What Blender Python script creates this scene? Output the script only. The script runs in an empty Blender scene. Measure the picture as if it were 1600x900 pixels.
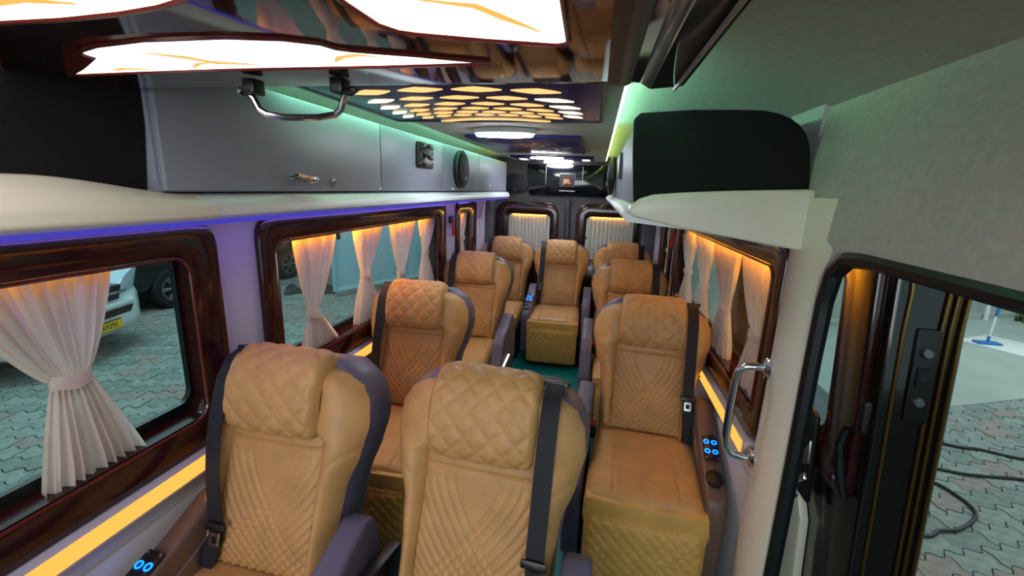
import bpy, bmesh, math, random
from mathutils import Vector, Matrix
random.seed(7)
C = bpy.context.scene.collection
PI = math.pi

# ------------------------------------------------------------------ camera
FPX = 680.0
def cam_axes():
    a = Vector((935-800., 450.-298, -FPX)); y = a.normalized()
    z = a.cross(Vector((1, -.033, 0))).normalized()
    if z.y < 0: z = -z
    x = y.cross(z)
    return x, y, z
cx_, cy_, cz_ = cam_axes()
cd = bpy.data.cameras.new('camera'); cam = bpy.data.objects.new('camera', cd); C.objects.link(cam)
cd.sensor_width = 36; cd.lens = FPX/1600*36; cd.clip_start = .02; cd.clip_end = 200
cam.matrix_world = Matrix.Translation((0, 0, 1.5)) @ Matrix((cx_, cy_, cz_)).to_4x4()
bpy.context.scene.camera = cam

# ------------------------------------------------------------------ world, exposure
SC = bpy.context.scene
w = bpy.data.worlds.new('dusk'); SC.world = w; w.use_nodes = True
bg = w.node_tree.nodes['Background']; bg.inputs[0].default_value = (.56, .82, .84, 1); bg.inputs[1].default_value = .48
SC.view_settings.view_transform = 'Standard'; SC.view_settings.look = 'None'
SC.view_settings.gamma = 1; SC.view_settings.exposure = 0.5; SC.view_settings.use_curve_mapping = False
PANEL_E, OVAL_E, GREEN_E, AMBER_E, BLUE_E, SILL_E = 2.6, 31.0, 19.0, 110.0, .32, .95
def area_light(name, loc, rot, size, power, col, sy=None):
    l = bpy.data.lights.new(name, 'AREA'); l.energy = power; l.color = col; l.size = size
    if sy: l.shape = 'RECTANGLE'; l.size_y = sy
    o = bpy.data.objects.new(name, l); C.objects.link(o); o.location = loc; o.rotation_euler = rot; return o
# unseen fill lights added for the courtyard's cool tint and the cabin front
area_light('yard_fill', (-5.5, 3.5, 5.5), (0, 0, 0), 3, 190, (.66, .96, 1))
area_light('yard_fill', (6.0, 5.5, 5.5), (0, 0, 0), 3, 150, (.80, .98, 1))
area_light('yard_fill', (-.3, -3.6, 1.7), (math.radians(88), 0, 0), 2.4, 70, (.86, .97, 1))  # added to light the cabin through the windscreen opening
# unseen fill light added behind the camera to brighten the cabin
area_light('cab_fill', (-.3, -.5, 1.70), (math.radians(25), 0, 0), .5, 4.0, (1, .95, .88))

# ------------------------------------------------------------------ helpers
def lin(c):
    c = c/255.; return c/12.92 if c <= .04045 else ((c+.055)/1.055)**2.4
def rgb(r, g, b): return (lin(r), lin(g), lin(b), 1)
M = {}
def mat(name, col, rough=.5, metal=0, spec=.5, noise=None, bump=None, emit=None, es=0, coat=0, trans=None, sheen=0):
    m = bpy.data.materials.new(name); m.use_nodes = True; nt = m.node_tree; p = nt.nodes['Principled BSDF']
    p.inputs['Base Color'].default_value = col; p.inputs['Roughness'].default_value = rough
    p.inputs['Metallic'].default_value = metal; p.inputs['Specular IOR Level'].default_value = spec
    if coat: p.inputs['Coat Weight'].default_value = coat; p.inputs['Coat Roughness'].default_value = .05
    if sheen: p.inputs['Sheen Weight'].default_value = sheen
    tc = nt.nodes.new('ShaderNodeTexCoord')
    if noise:
        sc, amt = noise[:2]; st = noise[2] if len(noise) > 2 else (1, 1, 1)
        mp = nt.nodes.new('ShaderNodeMapping'); mp.inputs['Scale'].default_value = st
        n = nt.nodes.new('ShaderNodeTexNoise'); n.inputs['Scale'].default_value = sc; n.inputs['Detail'].default_value = 6
        r = nt.nodes.new('ShaderNodeValToRGB')
        r.color_ramp.elements[0].position = .3; r.color_ramp.elements[1].position = .7
        r.color_ramp.elements[0].color = tuple(c*(1-amt) for c in col[:3])+(1,)
        r.color_ramp.elements[1].color = tuple(min(1, c*(1+amt)) for c in col[:3])+(1,)
        nt.links.new(tc.outputs['Object'], mp.inputs[0]); nt.links.new(mp.outputs[0], n.inputs['Vector'])
        nt.links.new(n.outputs['Fac'], r.inputs[0]); nt.links.new(r.outputs[0], p.inputs['Base Color'])
    if bump:
        sc, d = bump
        n = nt.nodes.new('ShaderNodeTexNoise'); n.inputs['Scale'].default_value = sc; n.inputs['Detail'].default_value = 4
        b = nt.nodes.new('ShaderNodeBump'); b.inputs['Strength'].default_value = d; b.inputs['Distance'].default_value = .002
        nt.links.new(tc.outputs['Object'], n.inputs['Vector']); nt.links.new(n.outputs['Fac'], b.inputs['Height'])
        nt.links.new(b.outputs[0], p.inputs['Normal'])
    if emit:
        p.inputs['Emission Color'].default_value = emit; p.inputs['Emission Strength'].default_value = es
    M[name] = m; return m
mat('tan', rgb(189, 143, 91), .46, noise=(14, .10), bump=(220, .25), spec=.4)
mat('tan_dark', rgb(206, 156, 84), .50, noise=(14, .10), bump=(220, .25), spec=.35)
mat('plum', rgb(92, 84, 108), .42, bump=(260, .25), spec=.5)
mat('plum_brown', rgb(104, 78, 68), .45, bump=(260, .25))
mat('belt', rgb(22, 22, 32), .7, bump=(500, .3))
mat('blackp', rgb(16, 16, 18), .35)
mat('chrome', rgb(215, 215, 220), .12, 1)
mat('steel', rgb(150, 150, 152), .35, 1)
mat('red', rgb(190, 30, 24), .4)
mat('wood', rgb(46, 15, 13), .14, noise=(5, .20, (8, .6, 8)), coat=.25)
mat('wood_black', rgb(58, 34, 28), .06, noise=(4, .35, (6, .7, 6)), coat=.8)
mat('cabinet', rgb(150, 156, 172), .42, bump=(90, .12))
mat('shelf', rgb(236, 238, 244), .42)
mat('cream', rgb(238, 232, 212), .34)
mat('wallpanel', rgb(196, 190, 194), .45, bump=(120, .1))
mat('headliner', rgb(164, 154, 140), .92, noise=(60, .10), bump=(400, .5), sheen=.2)
mat('headside', rgb(200, 197, 188), .85, noise=(60, .08), bump=(400, .4))
mat('carpet', rgb(14, 14, 17), .95, noise=(300, .5), bump=(500, .8))
mat('floor', rgb(18, 118, 122), .35, noise=(40, .12), spec=.4)
mat('rearwall', rgb(84, 80, 84), .6, noise=(30, .1))
mat('reargloss', rgb(12, 14, 20), .12, coat=.5)
mat('speaker', rgb(16, 16, 22), .6, bump=(600, .6))
mat('bluegloss', rgb(44, 50, 124), .25, spec=.12)
mat('rubber', rgb(14, 15, 19), .45, noise=(20, .3))
mat('doorblack', rgb(20, 16, 16), .16, noise=(6, .4), coat=.6)
mat('rib_glint', rgb(120, 92, 50), .22, .8)  # amber glint of the window strips put into the rib colour
mat('carwhite', rgb(222, 232, 238), .22, coat=.6)
mat('vanblue', rgb(168, 206, 222), .35, coat=.3)
mat('carblack', rgb(16, 18, 20), .25, coat=.4)
mat('tyre', rgb(20, 20, 21), .85)
mat('plate', rgb(236, 190, 24), .5)
mat('ink', rgb(12, 12, 12), .6)
mat('lens', rgb(170, 190, 200), .08, spec=.8)
mat('paver_grey', rgb(128, 136, 130), .8, noise=(16, .25), bump=(80, .6))
mat('paver_dark', rgb(114, 124, 118), .8, noise=(16, .25), bump=(80, .6))
mat('paver_pink', rgb(136, 124, 118), .8, noise=(16, .2), bump=(80, .6))
mat('soil', rgb(44, 46, 42), .95, noise=(3, .4))
mat('compound', rgb(158, 166, 158), .85, noise=(1.2, .14), bump=(30, .3))
mat('moss', rgb(58, 78, 34), .95, noise=(8, .5))
mat('hose', rgb(24, 24, 26), .5)
mat('mopblue', rgb(50, 110, 190), .4)
mat('white', rgb(225, 225, 222), .5)
mat('cyan', rgb(60, 190, 205), .6)
mat('rubble', rgb(60, 58, 60), .9, noise=(10, .4))
mat('red_panel', rgb(70, 5, 5), .7)
mat('rimred', rgb(96, 30, 22), .2, coat=.5)
E_ = lambda n, c, s: mat(n, (0.02, 0.02, 0.02, 1), .5, emit=c, es=s)
E_('e_oval', (.86, .90, 1, 1), OVAL_E)
E_('e_green', (.34, 1, .62, 1), GREEN_E)
E_('e_lime', (.62, 1, .26, 1), GREEN_E*.5)
E_('e_amber_soft', (1, .42, .03, 1), AMBER_E*.16)
E_('e_amber', (1, .38, .004, 1), AMBER_E)
E_('e_amber_dim', (1, .42, .035, 1), AMBER_E*.10)
E_('e_sill', (1, .44, .07, 1), SILL_E)
E_('e_blue', (.10, .08, 1, 1), BLUE_E)
E_('e_ring', (.0, .12, 1, 1), 4)
E_('e_violet', (.34, .18, 1, 1), 8)
E_('e_white', (1, .86, .62, 1), 7)
E_('e_cell', (1, .50, .17, 1), 1.05)
E_('e_cellw', (1, .85, .55, 1), 1.5)
E_('e_vein', (1, .48, .10, 1), .8)
# diffuser: acrylic with an uneven lamp behind it
m = mat('e_panel', (.02, .02, .02, 1), .5, emit=(1, .95, .9, 1), es=PANEL_E)
nt = m.node_tree; p = nt.nodes['Principled BSDF']
tc = nt.nodes.new('ShaderNodeTexCoord'); n = nt.nodes.new('ShaderNodeTexNoise'); n.inputs['Scale'].default_value = 5
r = nt.nodes.new('ShaderNodeValToRGB'); r.color_ramp.elements[0].position = .35; r.color_ramp.elements[1].position = .6
r.color_ramp.elements[0].color = (.40, .38, .55, 1); r.color_ramp.elements[1].color = (1, .90, .78, 1)
nt.links.new(tc.outputs['Object'], n.inputs['Vector']); nt.links.new(n.outputs['Fac'], r.inputs[0]); nt.links.new(r.outputs[0], p.inputs['Emission Color'])
# glass
m = bpy.data.materials.new('glass'); m.use_nodes = True; nt = m.node_tree; nt.nodes.clear()
out = nt.nodes.new('ShaderNodeOutputMaterial'); mx = nt.nodes.new('ShaderNodeMixShader'); tr = nt.nodes.new('ShaderNodeBsdfTransparent')
gl = nt.nodes.new('ShaderNodeBsdfGlossy'); gl.inputs['Roughness'].default_value = .01; fr = nt.nodes.new('ShaderNodeFresnel'); fr.inputs[0].default_value = 1.5
tr.inputs[0].default_value = (.86, .93, .93, 1)
ge = nt.nodes.new('ShaderNodeNewGeometry'); iv = nt.nodes.new('ShaderNodeMath'); iv.operation = 'SUBTRACT'; iv.inputs[0].default_value = 1
mu = nt.nodes.new('ShaderNodeMath'); mu.operation = 'MULTIPLY'; nt.links.new(ge.outputs['Backfacing'], iv.inputs[1]); nt.links.new(fr.outputs[0], mu.inputs[0]); nt.links.new(iv.outputs[0], mu.inputs[1])
nt.links.new(mu.outputs[0], mx.inputs[0]); nt.links.new(tr.outputs[0], mx.inputs[1]); nt.links.new(gl.outputs[0], mx.inputs[2]); nt.links.new(mx.outputs[0], out.inputs[0])
M['glass'] = m
# curtain cloth
m = bpy.data.materials.new('curtain'); m.use_nodes = True; nt = m.node_tree; nt.nodes.clear()
out = nt.nodes.new('ShaderNodeOutputMaterial'); mx = nt.nodes.new('ShaderNodeMixShader'); d = nt.nodes.new('ShaderNodeBsdfDiffuse'); t = nt.nodes.new('ShaderNodeBsdfTranslucent')
d.inputs[0].default_value = rgb(232, 218, 208); t.inputs[0].default_value = rgb(238, 220, 205); mx.inputs[0].default_value = .45
nz = nt.nodes.new('ShaderNodeTexNoise'); nz.inputs['Scale'].default_value = 350; bp = nt.nodes.new('ShaderNodeBump'); bp.inputs['Strength'].default_value = .25; bp.inputs['Distance'].default_value = .001
nt.links.new(nz.outputs['Fac'], bp.inputs['Height']); nt.links.new(bp.outputs[0], d.inputs['Normal'])
nt.links.new(d.outputs[0], mx.inputs[1]); nt.links.new(t.outputs[0], mx.inputs[2]); nt.links.new(mx.outputs[0], out.inputs[0])
M['curtain'] = m

class MB:
    def __init__(s): s.v = []; s.f = []
    def add(s, vs, fs):
        o = len(s.v); s.v += [tuple(q) for q in vs]; s.f += [tuple(i+o for i in f) for f in fs]; return s
    def box(s, x0, x1, y0, y1, z0, z1):
        return s.add([(x, y, z) for x in (x0, x1) for y in (y0, y1) for z in (z0, z1)],
                     [(0, 1, 3, 2), (4, 6, 7, 5), (0, 4, 5, 1), (2, 3, 7, 6), (0, 2, 6, 4), (1, 5, 7, 3)])
    def prism(s, poly, axis, a, b):
        n = len(poly)
        def pt(q, h):
            return {'x': (h, q[0], q[1]), 'y': (q[0], h, q[1]), 'z': (q[0], q[1], h)}[axis]
        return s.add([pt(q, a) for q in poly]+[pt(q, b) for q in poly],
                     [tuple(range(n))[::-1], tuple(range(n, 2*n))]+[(i, (i+1) % n, n+(i+1) % n, n+i) for i in range(n)])
    def tube(s, pts, r, n=8, cap=True):
        pts = [Vector(q) for q in pts]; vs = []; m = len(pts)
        rr = r if isinstance(r, (list, tuple)) else [r]*m
        up = None
        for i, q in enumerate(pts):
            d = (pts[min(i+1, m-1)]-pts[max(i-1, 0)]).normalized()
            if up is None: up = d.orthogonal().normalized()
            up = (up-d*up.dot(d)).normalized(); sd = d.cross(up)
            vs += [q+(up*math.cos(2*PI*k/n)+sd*math.sin(2*PI*k/n))*rr[i] for k in range(n)]
        fs = [(i*n+k, i*n+(k+1) % n, (i+1)*n+(k+1) % n, (i+1)*n+k) for i in range(m-1) for k in range(n)]
        if cap: fs += [tuple(range(n))[::-1], tuple(range((m-1)*n, m*n))]
        return s.add(vs, fs)
    def grid(s, fn, nu, nv, wrap=False):
        vs = [fn(i/nu, j/nv) for j in range(nv+1) for i in range(nu+1)]
        return s.add(vs, [(j*(nu+1)+i, j*(nu+1)+i+1, (j+1)*(nu+1)+i+1, (j+1)*(nu+1)+i) for j in range(nv) for i in range(nu)])
    def lathe(s, prof, c, axis='z', n=24):
        vs = []; 
        for r, h in prof:
            for k in range(n):
                a = 2*PI*k/n; u, v = r*math.cos(a), r*math.sin(a)
                q = {'z': (u, v, h), 'x': (h, u, v), 'y': (u, h, v)}[axis]
                vs.append((c[0]+q[0], c[1]+q[1], c[2]+q[2]))
        m = len(prof)
        fs = [(i*n+k, i*n+(k+1) % n, (i+1)*n+(k+1) % n, (i+1)*n+k) for i in range(m-1) for k in range(n)]
        return s.add(vs, fs+[tuple(range(n))[::-1], tuple(range((m-1)*n, m*n))])
    def ring(s, outer, inner, axis, a, b):
        n = len(outer)
        def pt(q, h): return {'x': (h, q[0], q[1]), 'y': (q[0], h, q[1]), 'z': (q[0], q[1], h)}[axis]
        vs = [pt(q, a) for q in outer]+[pt(q, a) for q in inner]+[pt(q, b) for q in outer]+[pt(q, b) for q in inner]
        fs = []
        for i in range(n):
            j = (i+1) % n
            fs += [(i, j, n+j, n+i), (2*n+i, 3*n+i, 3*n+j, 2*n+j), (i, 2*n+i, 2*n+j, j), (n+i, n+j, 3*n+j, 3*n+i)]
        return s.add(vs, fs)
    def build(s, name, m, parent=None, bev=0, seg=2, smooth=True, ang=35, fn=None):
        if fn: s.v = [fn(*q) for q in s.v]
        me = bpy.data.meshes.new(name); me.from_pydata(s.v, [], s.f)
        bm = bmesh.new(); bm.from_mesh(me)
        bmesh.ops.recalc_face_normals(bm, faces=bm.faces)
        if bev:
            es = [e for e in bm.edges if len(e.link_faces) == 2 and e.calc_face_angle(0) > .5]
            bmesh.ops.bevel(bm, geom=es, offset=bev, segments=seg, profile=.5, affect='EDGES', clamp_overlap=True)
        bm.to_mesh(me); bm.free()
        if smooth:
            for q in me.polygons: q.use_smooth = True
            me.set_sharp_from_angle(angle=math.radians(ang))
        me.materials.append(M[m])
        o = bpy.data.objects.new(name, me); C.objects.link(o)
        if parent: o.parent = parent
        return o
def rrect(a0, a1, b0, b1, r, n=5):
    out = []
    for (cx, cy, st) in ((a1-r, b1-r, 0), (a0+r, b1-r, 90), (a0+r, b0+r, 180), (a1-r, b0+r, 270)):
        for k in range(n+1):
            t = math.radians(st+90*k/n); out.append((cx+r*math.cos(t), cy+r*math.sin(t)))
    return out
def thing(name, label, cat, loc=(0, 0, 0), rz=0, group=None):
    o = bpy.data.objects.new(name, None); C.objects.link(o); o.location = loc; o.rotation_euler = (0, 0, rz)
    o.empty_display_size = .1
    return tag(o, label, cat, group)
def tag(o, label, cat, group=None):
    o['label'] = label; o['category'] = cat
    if group: o['group'] = group
    return o
def struct(o, label=None):
    o['kind'] = 'structure'
    if label: o['label'] = label
    return o
def children(o): return [c for c in bpy.data.objects if c.parent == o]
def text_mesh(name, s, size, m, parent, mw, ext=.001, sx=1):
    cu = bpy.data.curves.new('t', 'FONT'); cu.body = s; cu.size = size; cu.extrude = ext; cu.align_x = 'CENTER'; cu.align_y = 'CENTER'
    o = bpy.data.objects.new('t', cu); C.objects.link(o)
    bpy.context.view_layer.update()
    me = bpy.data.meshes.new_from_object(o.evaluated_get(bpy.context.evaluated_depsgraph_get()))
    bpy.data.objects.remove(o)
    me.transform(mw @ Matrix.Diagonal((sx, 1, 1, 1))); me.materials.clear(); me.materials.append(M[m])
    q = bpy.data.objects.new(name, me); C.objects.link(q); q.parent = parent; return q

XL, XR = -1.12, .57
YB = 4.6
# ================================================================== van shell
struct(MB().box(-1.35, .62, -1.3, YB+.05, -.06, 0).build('floor', 'floor', smooth=False), 'teal vinyl floor')
# ceiling: a centre slab with light coves either side, roof above
ce = MB().box(-.86, .05, 1.12, YB, 1.78, 1.80)
ce = struct(ce.build('ceiling', 'headliner', smooth=False), 'beige felt headliner')
def sideroof(pts, y0, y1, name, m='headliner'):
    b = MB()
    b.prism(pts+[(x, z+.03) for x, z in reversed(pts)], 'y', y0, y1)
    return b.build(name, m, ang=50)
struct(sideroof([(-1.16, 1.74), (-1.05, 1.80), (-.86, 1.825), (-.40, 1.832), (.05, 1.825), (.25, 1.815), (.42, 1.79), (.54, 1.755), (.585, 1.735)], -1.3, YB+.05, 'roof_lining'), 'beige felt roof lining')
# right header above the sliding door
hd = MB().prism([(.585, 1.74), (.62, 1.74), (.62, 1.37), (.565, 1.375), (.552, 1.40), (.560, 1.60)], 'y', -1.3, 1.40)
struct(hd.build('wall_header', 'headside', ang=50), 'felt covered header over the sliding door')
struct(MB().box(.57, .64, 1.36, YB+.05, 1.335, 1.80).build('wall_right', 'wallpanel', smooth=False))
def side_wall(x0, x1, z0, z1, ys, name):
    b = MB()
    for a, c in ys: b.box(x0, x1, a, c, z0, z1)
    return b
b = MB(); b.box(-1.22, XL, -1.3, YB+.05, 0, .77); b.box(-1.22, XL, -1.3, YB+.05, 1.335, 1.80)
for a, c in ((-1.3, -.32), (1.06, 1.31), (3.0, 3.43), (3.82, YB+.05)): b.box(-1.22, XL, a, c, .77, 1.335)
struct(b.build('wall_left', 'wallpanel', smooth=False), 'pale grey left side wall')
b = MB(); b.box(XR, .63, 1.36, YB+.05, 0, .77)
for a, c in ((1.36, 1.43), (3.12, 3.40), (3.78, YB+.05)): b.box(XR, .63, a, c, .77, 1.335)
struct(b.build('wall_right', 'wallpanel', smooth=False), 'pale grey right side wall')
b = MB(); b.box(-1.3, .7, -1.36, -1.3, 0, .75); b.box(-1.3, .7, -1.36, -1.3, 1.62, 1.85)
struct(b.build('wall_front', 'rearwall', smooth=False))
b = MB(); b.box(-1.25, .66, YB, YB+.06, 0, .79); b.box(-1.25, .66, YB, YB+.06, 1.245, 1.85)
for a, c in ((-1.25, -.92), (-.47, -.10), (.38, .66)): b.box(a, c, YB, YB+.06, .79, 1.245)
struct(b.build('wall_back', 'rearwall', smooth=False), 'dark grey back wall of the van')
# right wall outside, beside the driver, forward of the sliding door
struct(MB().box(.57, .63, -1.3, .10, 0, 1.38).build('wall_right', 'wallpanel', smooth=False))

# seams on left wall lower panel and ledges
def side_window(n, side, y0, y1, fy0, fy1, zt=1.29, zb=.80, ft=1.382, fb=.715, label=''):
    """opening y0..y1, frame fy0..fy1; side -1 left, +1 right"""
    x = XL if side < 0 else XR; s = -side            # s points into the cabin
    w = struct(bpy.data.objects.new('window_%d' % n, None), label); C.objects.link(w)
    b = MB().ring(rrect(fy0, fy1, fb, ft, .07), rrect(y0, y1, zb, zt, .045), 'x', x, x+s*.022)
    b.build('frame', 'wood', w, bev=.006)
    # deep reveal behind the frame
    b = MB().ring(rrect(y0-.04, y1+.075, zb-.04, zt+.06, .05), rrect(y0+.0, y1+.035, zb, zt+.020, .045), 'x', x-s*.07, x-s*.002)
    b.build('reveal', 'wood', w)
    b = MB().ring(rrect(y0-.03, y1+.07, zb-.03, zt+.05, .05), rrect(y0+.025, y1+.025, zb+.03, zt+.008, .04), 'x', x-s*.085, x-s*.068)
    b.build('rubber_seal', 'rubber', w)
    g = MB().prism(rrect(y0-.02, y1+.05, zb-.02, zt+.03, .04), 'x', x-s*.075, x-s*.079).build('pane', 'glass', w, smooth=False)
    # a bead of trim round the inner lip
    q = rrect(y0+.004, y1-.004, zb+.004, zt-.004, .045, 6); q.append(q[0])
    MB().tube([(x+s*.020, a, c) for a, c in q], .0045, 6, False).build('bead', 'rimred', w)
    return w
side_window(1, -1, -.28, 1.005, -.38, 1.10, label='front left side window in a dark wooden frame')
side_window(2, -1, 1.335, 2.95, 1.265, 3.13, label='long middle left side window')
side_window(3, -1, 3.46, 3.76, 3.40, 3.98, label='narrow rear left side window')
side_window(4, 1, 1.45, 3.06, 1.375, 3.20, label='long right side window')
side_window(5, 1, 3.42, 3.72, 3.36, 3.90, label='narrow rear right side window')

# amber strips hidden at the head of each window
def strip(name, m, label, x0, x1, y0, y1, z0, z1, cat='light strip', group=None, bev=0):
    return tag(MB().box(x0, x1, y0, y1, z0, z1).build(name, m, smooth=False, bev=bev), label, cat, group)
AM = [(-1, -.20, .93, 'amber strip over the front left window'), (-1, 1.39, 2.90, 'amber strip over the long left window'),
      (-1, 3.49, 3.73, 'amber strip over the narrow rear left window'), (1, 1.50, 3.00, 'amber strip over the long right window'),
      (1, 3.45, 3.69, 'amber strip over the narrow rear right window')]
for sd, a, c, lb in AM:
    x = -1.183 if sd < 0 else .629
    strip('led_strip', 'e_amber_dim' if lb.startswith('amber strip over the front') else 'e_amber', lb, min(x, x+.008*-sd), max(x, x+.008*-sd), a, c, 1.296, 1.307, group='amber window strips')
# amber sill rails with the light set in
for sd, y0, y1, lb in ((-1, -.6, 4.5, 'glowing amber rail below the left windows'), (1, 1.40, 4.5, 'glowing amber rail below the right windows')):
    x = XL if sd < 0 else XR; s = -sd
    t = thing('sill_rail', lb, 'light rail', (0, 0, 0))
    MB().prism([(x, .714), (x+s*.030, .713), (x+s*.040, .708), (x+s*.040, .654), (x+s*.020, .64), (x, .64)], 'y', y0, y1).build('rail', 'wallpanel', t, ang=30)
    MB().prism([(x+s*.0405, .706), (x+s*.0435, .704), (x+s*.0435, .662), (x+s*.0405, .660)], 'y', y0+.02, y1-.02).build('diffuser', 'e_sill', t)
# lower wall panels under the rail: a dark shut line
for sd in (-1, 1):
    x = XL if sd < 0 else XR; s = -sd
    y0 = -.6 if sd < 0 else 1.40
    struct(MB().box(min(x, x+s*.012), max(x, x+s*.012), y0, 4.55, .02, .585).build('trim_%d' % (1 if sd < 0 else 2), 'wallpanel', bev=.003), 'lower wall lining')

# ================================================================== curtains
def curtain(side, yc_t, w_t, yc_m, w_m, yc_b, w_b, ztie, label, group, pleats=9, zb=.780, zt=1.303, tie=True):
    x = -1.160 if side < 0 else .609; s = -side; kk = 1.036
    yc_t, w_t, yc_m, w_m, yc_b, w_b = [q*kk for q in (yc_t, w_t, yc_m, w_m, yc_b, w_b)]
    t = thing('curtain', label, 'curtain', (x, yc_m, zt), 0, group)
    nz, ny = 60, pleats*8
    def prof(z):
        if z > ztie: k = (z-ztie)/(zt-ztie); k = k**.8; return yc_m+(yc_t-yc_m)*k, w_m+(w_t-w_m)*k, k
        k = (ztie-z)/(ztie-zb); k = k**.9; return yc_m+(yc_b-yc_m)*k, w_m+(w_b-w_m)*k, k
    ph = random.random()*6
    def fn(u, v):
        z = zb+(zt-zb)*v; yc, w_, k = prof(z)
        y = yc+(u-.5)*w_
        a = .004+.013*min(1, k*1.3)
        dx = a*math.sin(2*PI*pleats*u+ph)+a*.4*math.sin(2*PI*pleats*2.3*u+ph*2+3*v)
        if 0 < z-ztie < .02: dx *= .6
        return (s*(.008+dx)+s*.012*(1-k)*(1-(2*u-1)**2), y-yc_m, z-zt)
    MB().grid(fn, ny, nz).build('cloth', 'curtain', t, ang=80)
    if tie:
        def tf(u, v):
            a = 2*PI*u
            return (s*.012+.024*math.sin(a), (w_m/2+.004)*math.cos(a), (ztie-zt)+(.5-v)*.032+.004*math.sin(a*3))
        MB().grid(tf, 28, 3).build('tieback', 'curtain', t, ang=80)
    return t
GL = 'curtains of the long left window'; GR = 'curtains of the long right window'
curtain(-1, .655, .31, .690, .070, .705, .215, 1.045, 'wide cream curtain tied at the front left window', 'side window curtains', 9)
curtain(-1, 1.578, .27, 1.532, .055, 1.572, .25, .955, 'cream curtain of the long left window nearest the camera', GL)
curtain(-1, 2.01, .26, 1.955, .055, 1.97, .25, 1.05, 'second cream curtain along the long left window', GL)
curtain(-1, 2.40, .34, 2.36, .06, 2.38, .25, .98, 'third cream curtain along the long left window', GL)
curtain(-1, 2.80, .26, 2.73, .06, 2.76, .22, 1.05, 'farthest cream curtain of the long left window', GL)
curtain(-1, 3.56, .17, 3.56, .05, 3.56, .12, 1.06, 'slim curtain in the narrow rear left window', 'side window curtains', 5)
curtain(1, 1.665, .42, 1.575, .10, 1.57, .27, 1.01, 'cream curtain of the long right window nearest the grab handle', GR, 10)
curtain(1, 2.085, .36, 1.975, .10, 1.98, .26, 1.02, 'second cream curtain along the long right window', GR)
curtain(1, 2.49, .37, 2.37, .10, 2.38, .26, 1.02, 'third cream curtain along the long right window', GR)
curtain(1, 2.90, .34, 2.79, .10, 2.80, .24, 1.02, 'farthest cream curtain of the long right window', GR)
curtain(1, 3.57, .22, 3.57, .06, 3.57, .15, 1.05, 'slim curtain in the narrow rear right window', 'side window curtains', 5)

# ================================================================== overhead cabinets
t = thing('overhead_cabinet', 'long grey overhead cabinet above the left windows', 'cabinet', (-.9, .8, 1.465))
def lc(b): b.v = [(x+.9, y-.8, z-1.465) for x, y, z in b.v]; return b
lc(MB().box(-1.11, -.915, .785, 4.33, 1.467, 1.735)).build('body', 'cabinet', t, bev=.004)
for a, c in ((.79, 1.745), (1.752, 2.50), (2.507, 3.30), (3.307, 4.33)):
    lc(MB().box(-.915, -.898, a, c, 1.470, 1.738)).build('door', 'cabinet', t, bev=.004)
def latch(y, big):
    def f(u, v): return None
    b = MB()
    pts = [(-.893, y-.07, 1.507), (-.880, y-.05, 1.512), (-.872, y, 1.505), (-.876, y+.045, 1.506), (-.89, y+.07, 1.509)]
    b.tube(pts, [.003, .012, .013, .007, .003] if big else [.002, .005, .006, .004, .002], 10)
    lc(b).build('latch', 'chrome', t)
latch(1.235, 1); latch(3.60, 0)
for y, z in ((1.386, 1.497), (1.72, 1.482), (2.66, 1.482)):
    rr = .014 if y < 1.5 else .006
    lc(MB().lathe([(rr, -.899), (rr, -.889), (rr*.6, -.885), (.002, -.885)], (0, y, z), 'x', 14)).build('lock', 'chrome', t)
# vent grille
v = thing('air_vent', 'small black air vent with wavy chrome slats', 'vent', (-.895, 2.21, 1.648))
MB().prism(rrect(-.105, .105, -.062, .062, .012), 'x', .0, .012).build('vent_frame', 'blackp', v, bev=.003)
for k in range(4):
    zz = -.042+k*.027
    MB().tube([(.016, -.085, zz), (.016, -.03, zz), (.016, -.005, zz+(.015 if k % 2 else -.012)), (.016, .03, zz+(.015 if k % 2 else -.012)), (.016, .06, zz), (.016, .085, zz)], .004, 6).build('slat', 'chrome', v)
# round speaker on the left cabinet
def spk(x, y, z, side, label):
    v = thing('speaker', label, 'speaker', (x, y, z), 0, 'cabinet speakers')
    s = side
    MB().lathe([(.118, 0), (.122, s*.010), (.118, s*.030), (.106, s*.036)], (0, 0, 0), 'x', 40).build('speaker_ring', 'blackp', v)
    MB().lathe([(.106, s*.034), (.100, s*.040), (.06, s*.046), (.001, s*.048)], (0, 0, 0), 'x', 36).build('grille', 'speaker', v)
    MB().prism(rrect(-.016, .016, -.066, -.044, .004), 'x', s*.045, s*.050).build('badge', 'steel', v)
spk(-.897, 2.80, 1.605, 1, 'round black speaker on the left overhead cabinet')
spk(.097, 3.05, 1.60, -1, 'round black speaker on the right overhead cabinet')

t = thing('overhead_cabinet', 'grey overhead cabinet with black felt end above the right window', 'cabinet', (0, 1.35, 1.46))
def rc(b): b.v = [(x, y-1.35, z-1.46) for x, y, z in b.v]; return b
rc(MB().prism([(.118, 1.462), (.108, 1.70), (.13, 1.728), (.40, 1.735), (.50, 1.71), (.550, 1.63), (.560, 1.462)], 'y', 1.372, 4.33)).build('body', 'cabinet', t)
for a, c in ((1.375, 2.15), (2.157, 3.35), (3.357, 4.32)):
    rc(MB().prism([(.110, 1.472), (.118, 1.472), (.108, 1.70), (.100, 1.70)], 'y', a, c)).build('door', 'cabinet', t)
rc(MB().prism([(.105, 1.46), (.090, 1.60), (.084, 1.70), (.10, 1.716), (.24, 1.724), (.36, 1.724), (.42, 1.722), (.455, 1.715), (.485, 1.703), (.510, 1.686), (.529, 1.664), (.542, 1.636), (.550, 1.60), (.560, 1.52), (.562, 1.385), (.545, 1.385), (.545, 1.46)], 'y', 1.335, 1.371)).build('end_panel', 'carpet', t, bev=.005)
rc(MB().prism(rrect(2.20, 2.38, 1.56, 1.68, .01), 'x', .088, .104)).build('vent', 'blackp', t)

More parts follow.
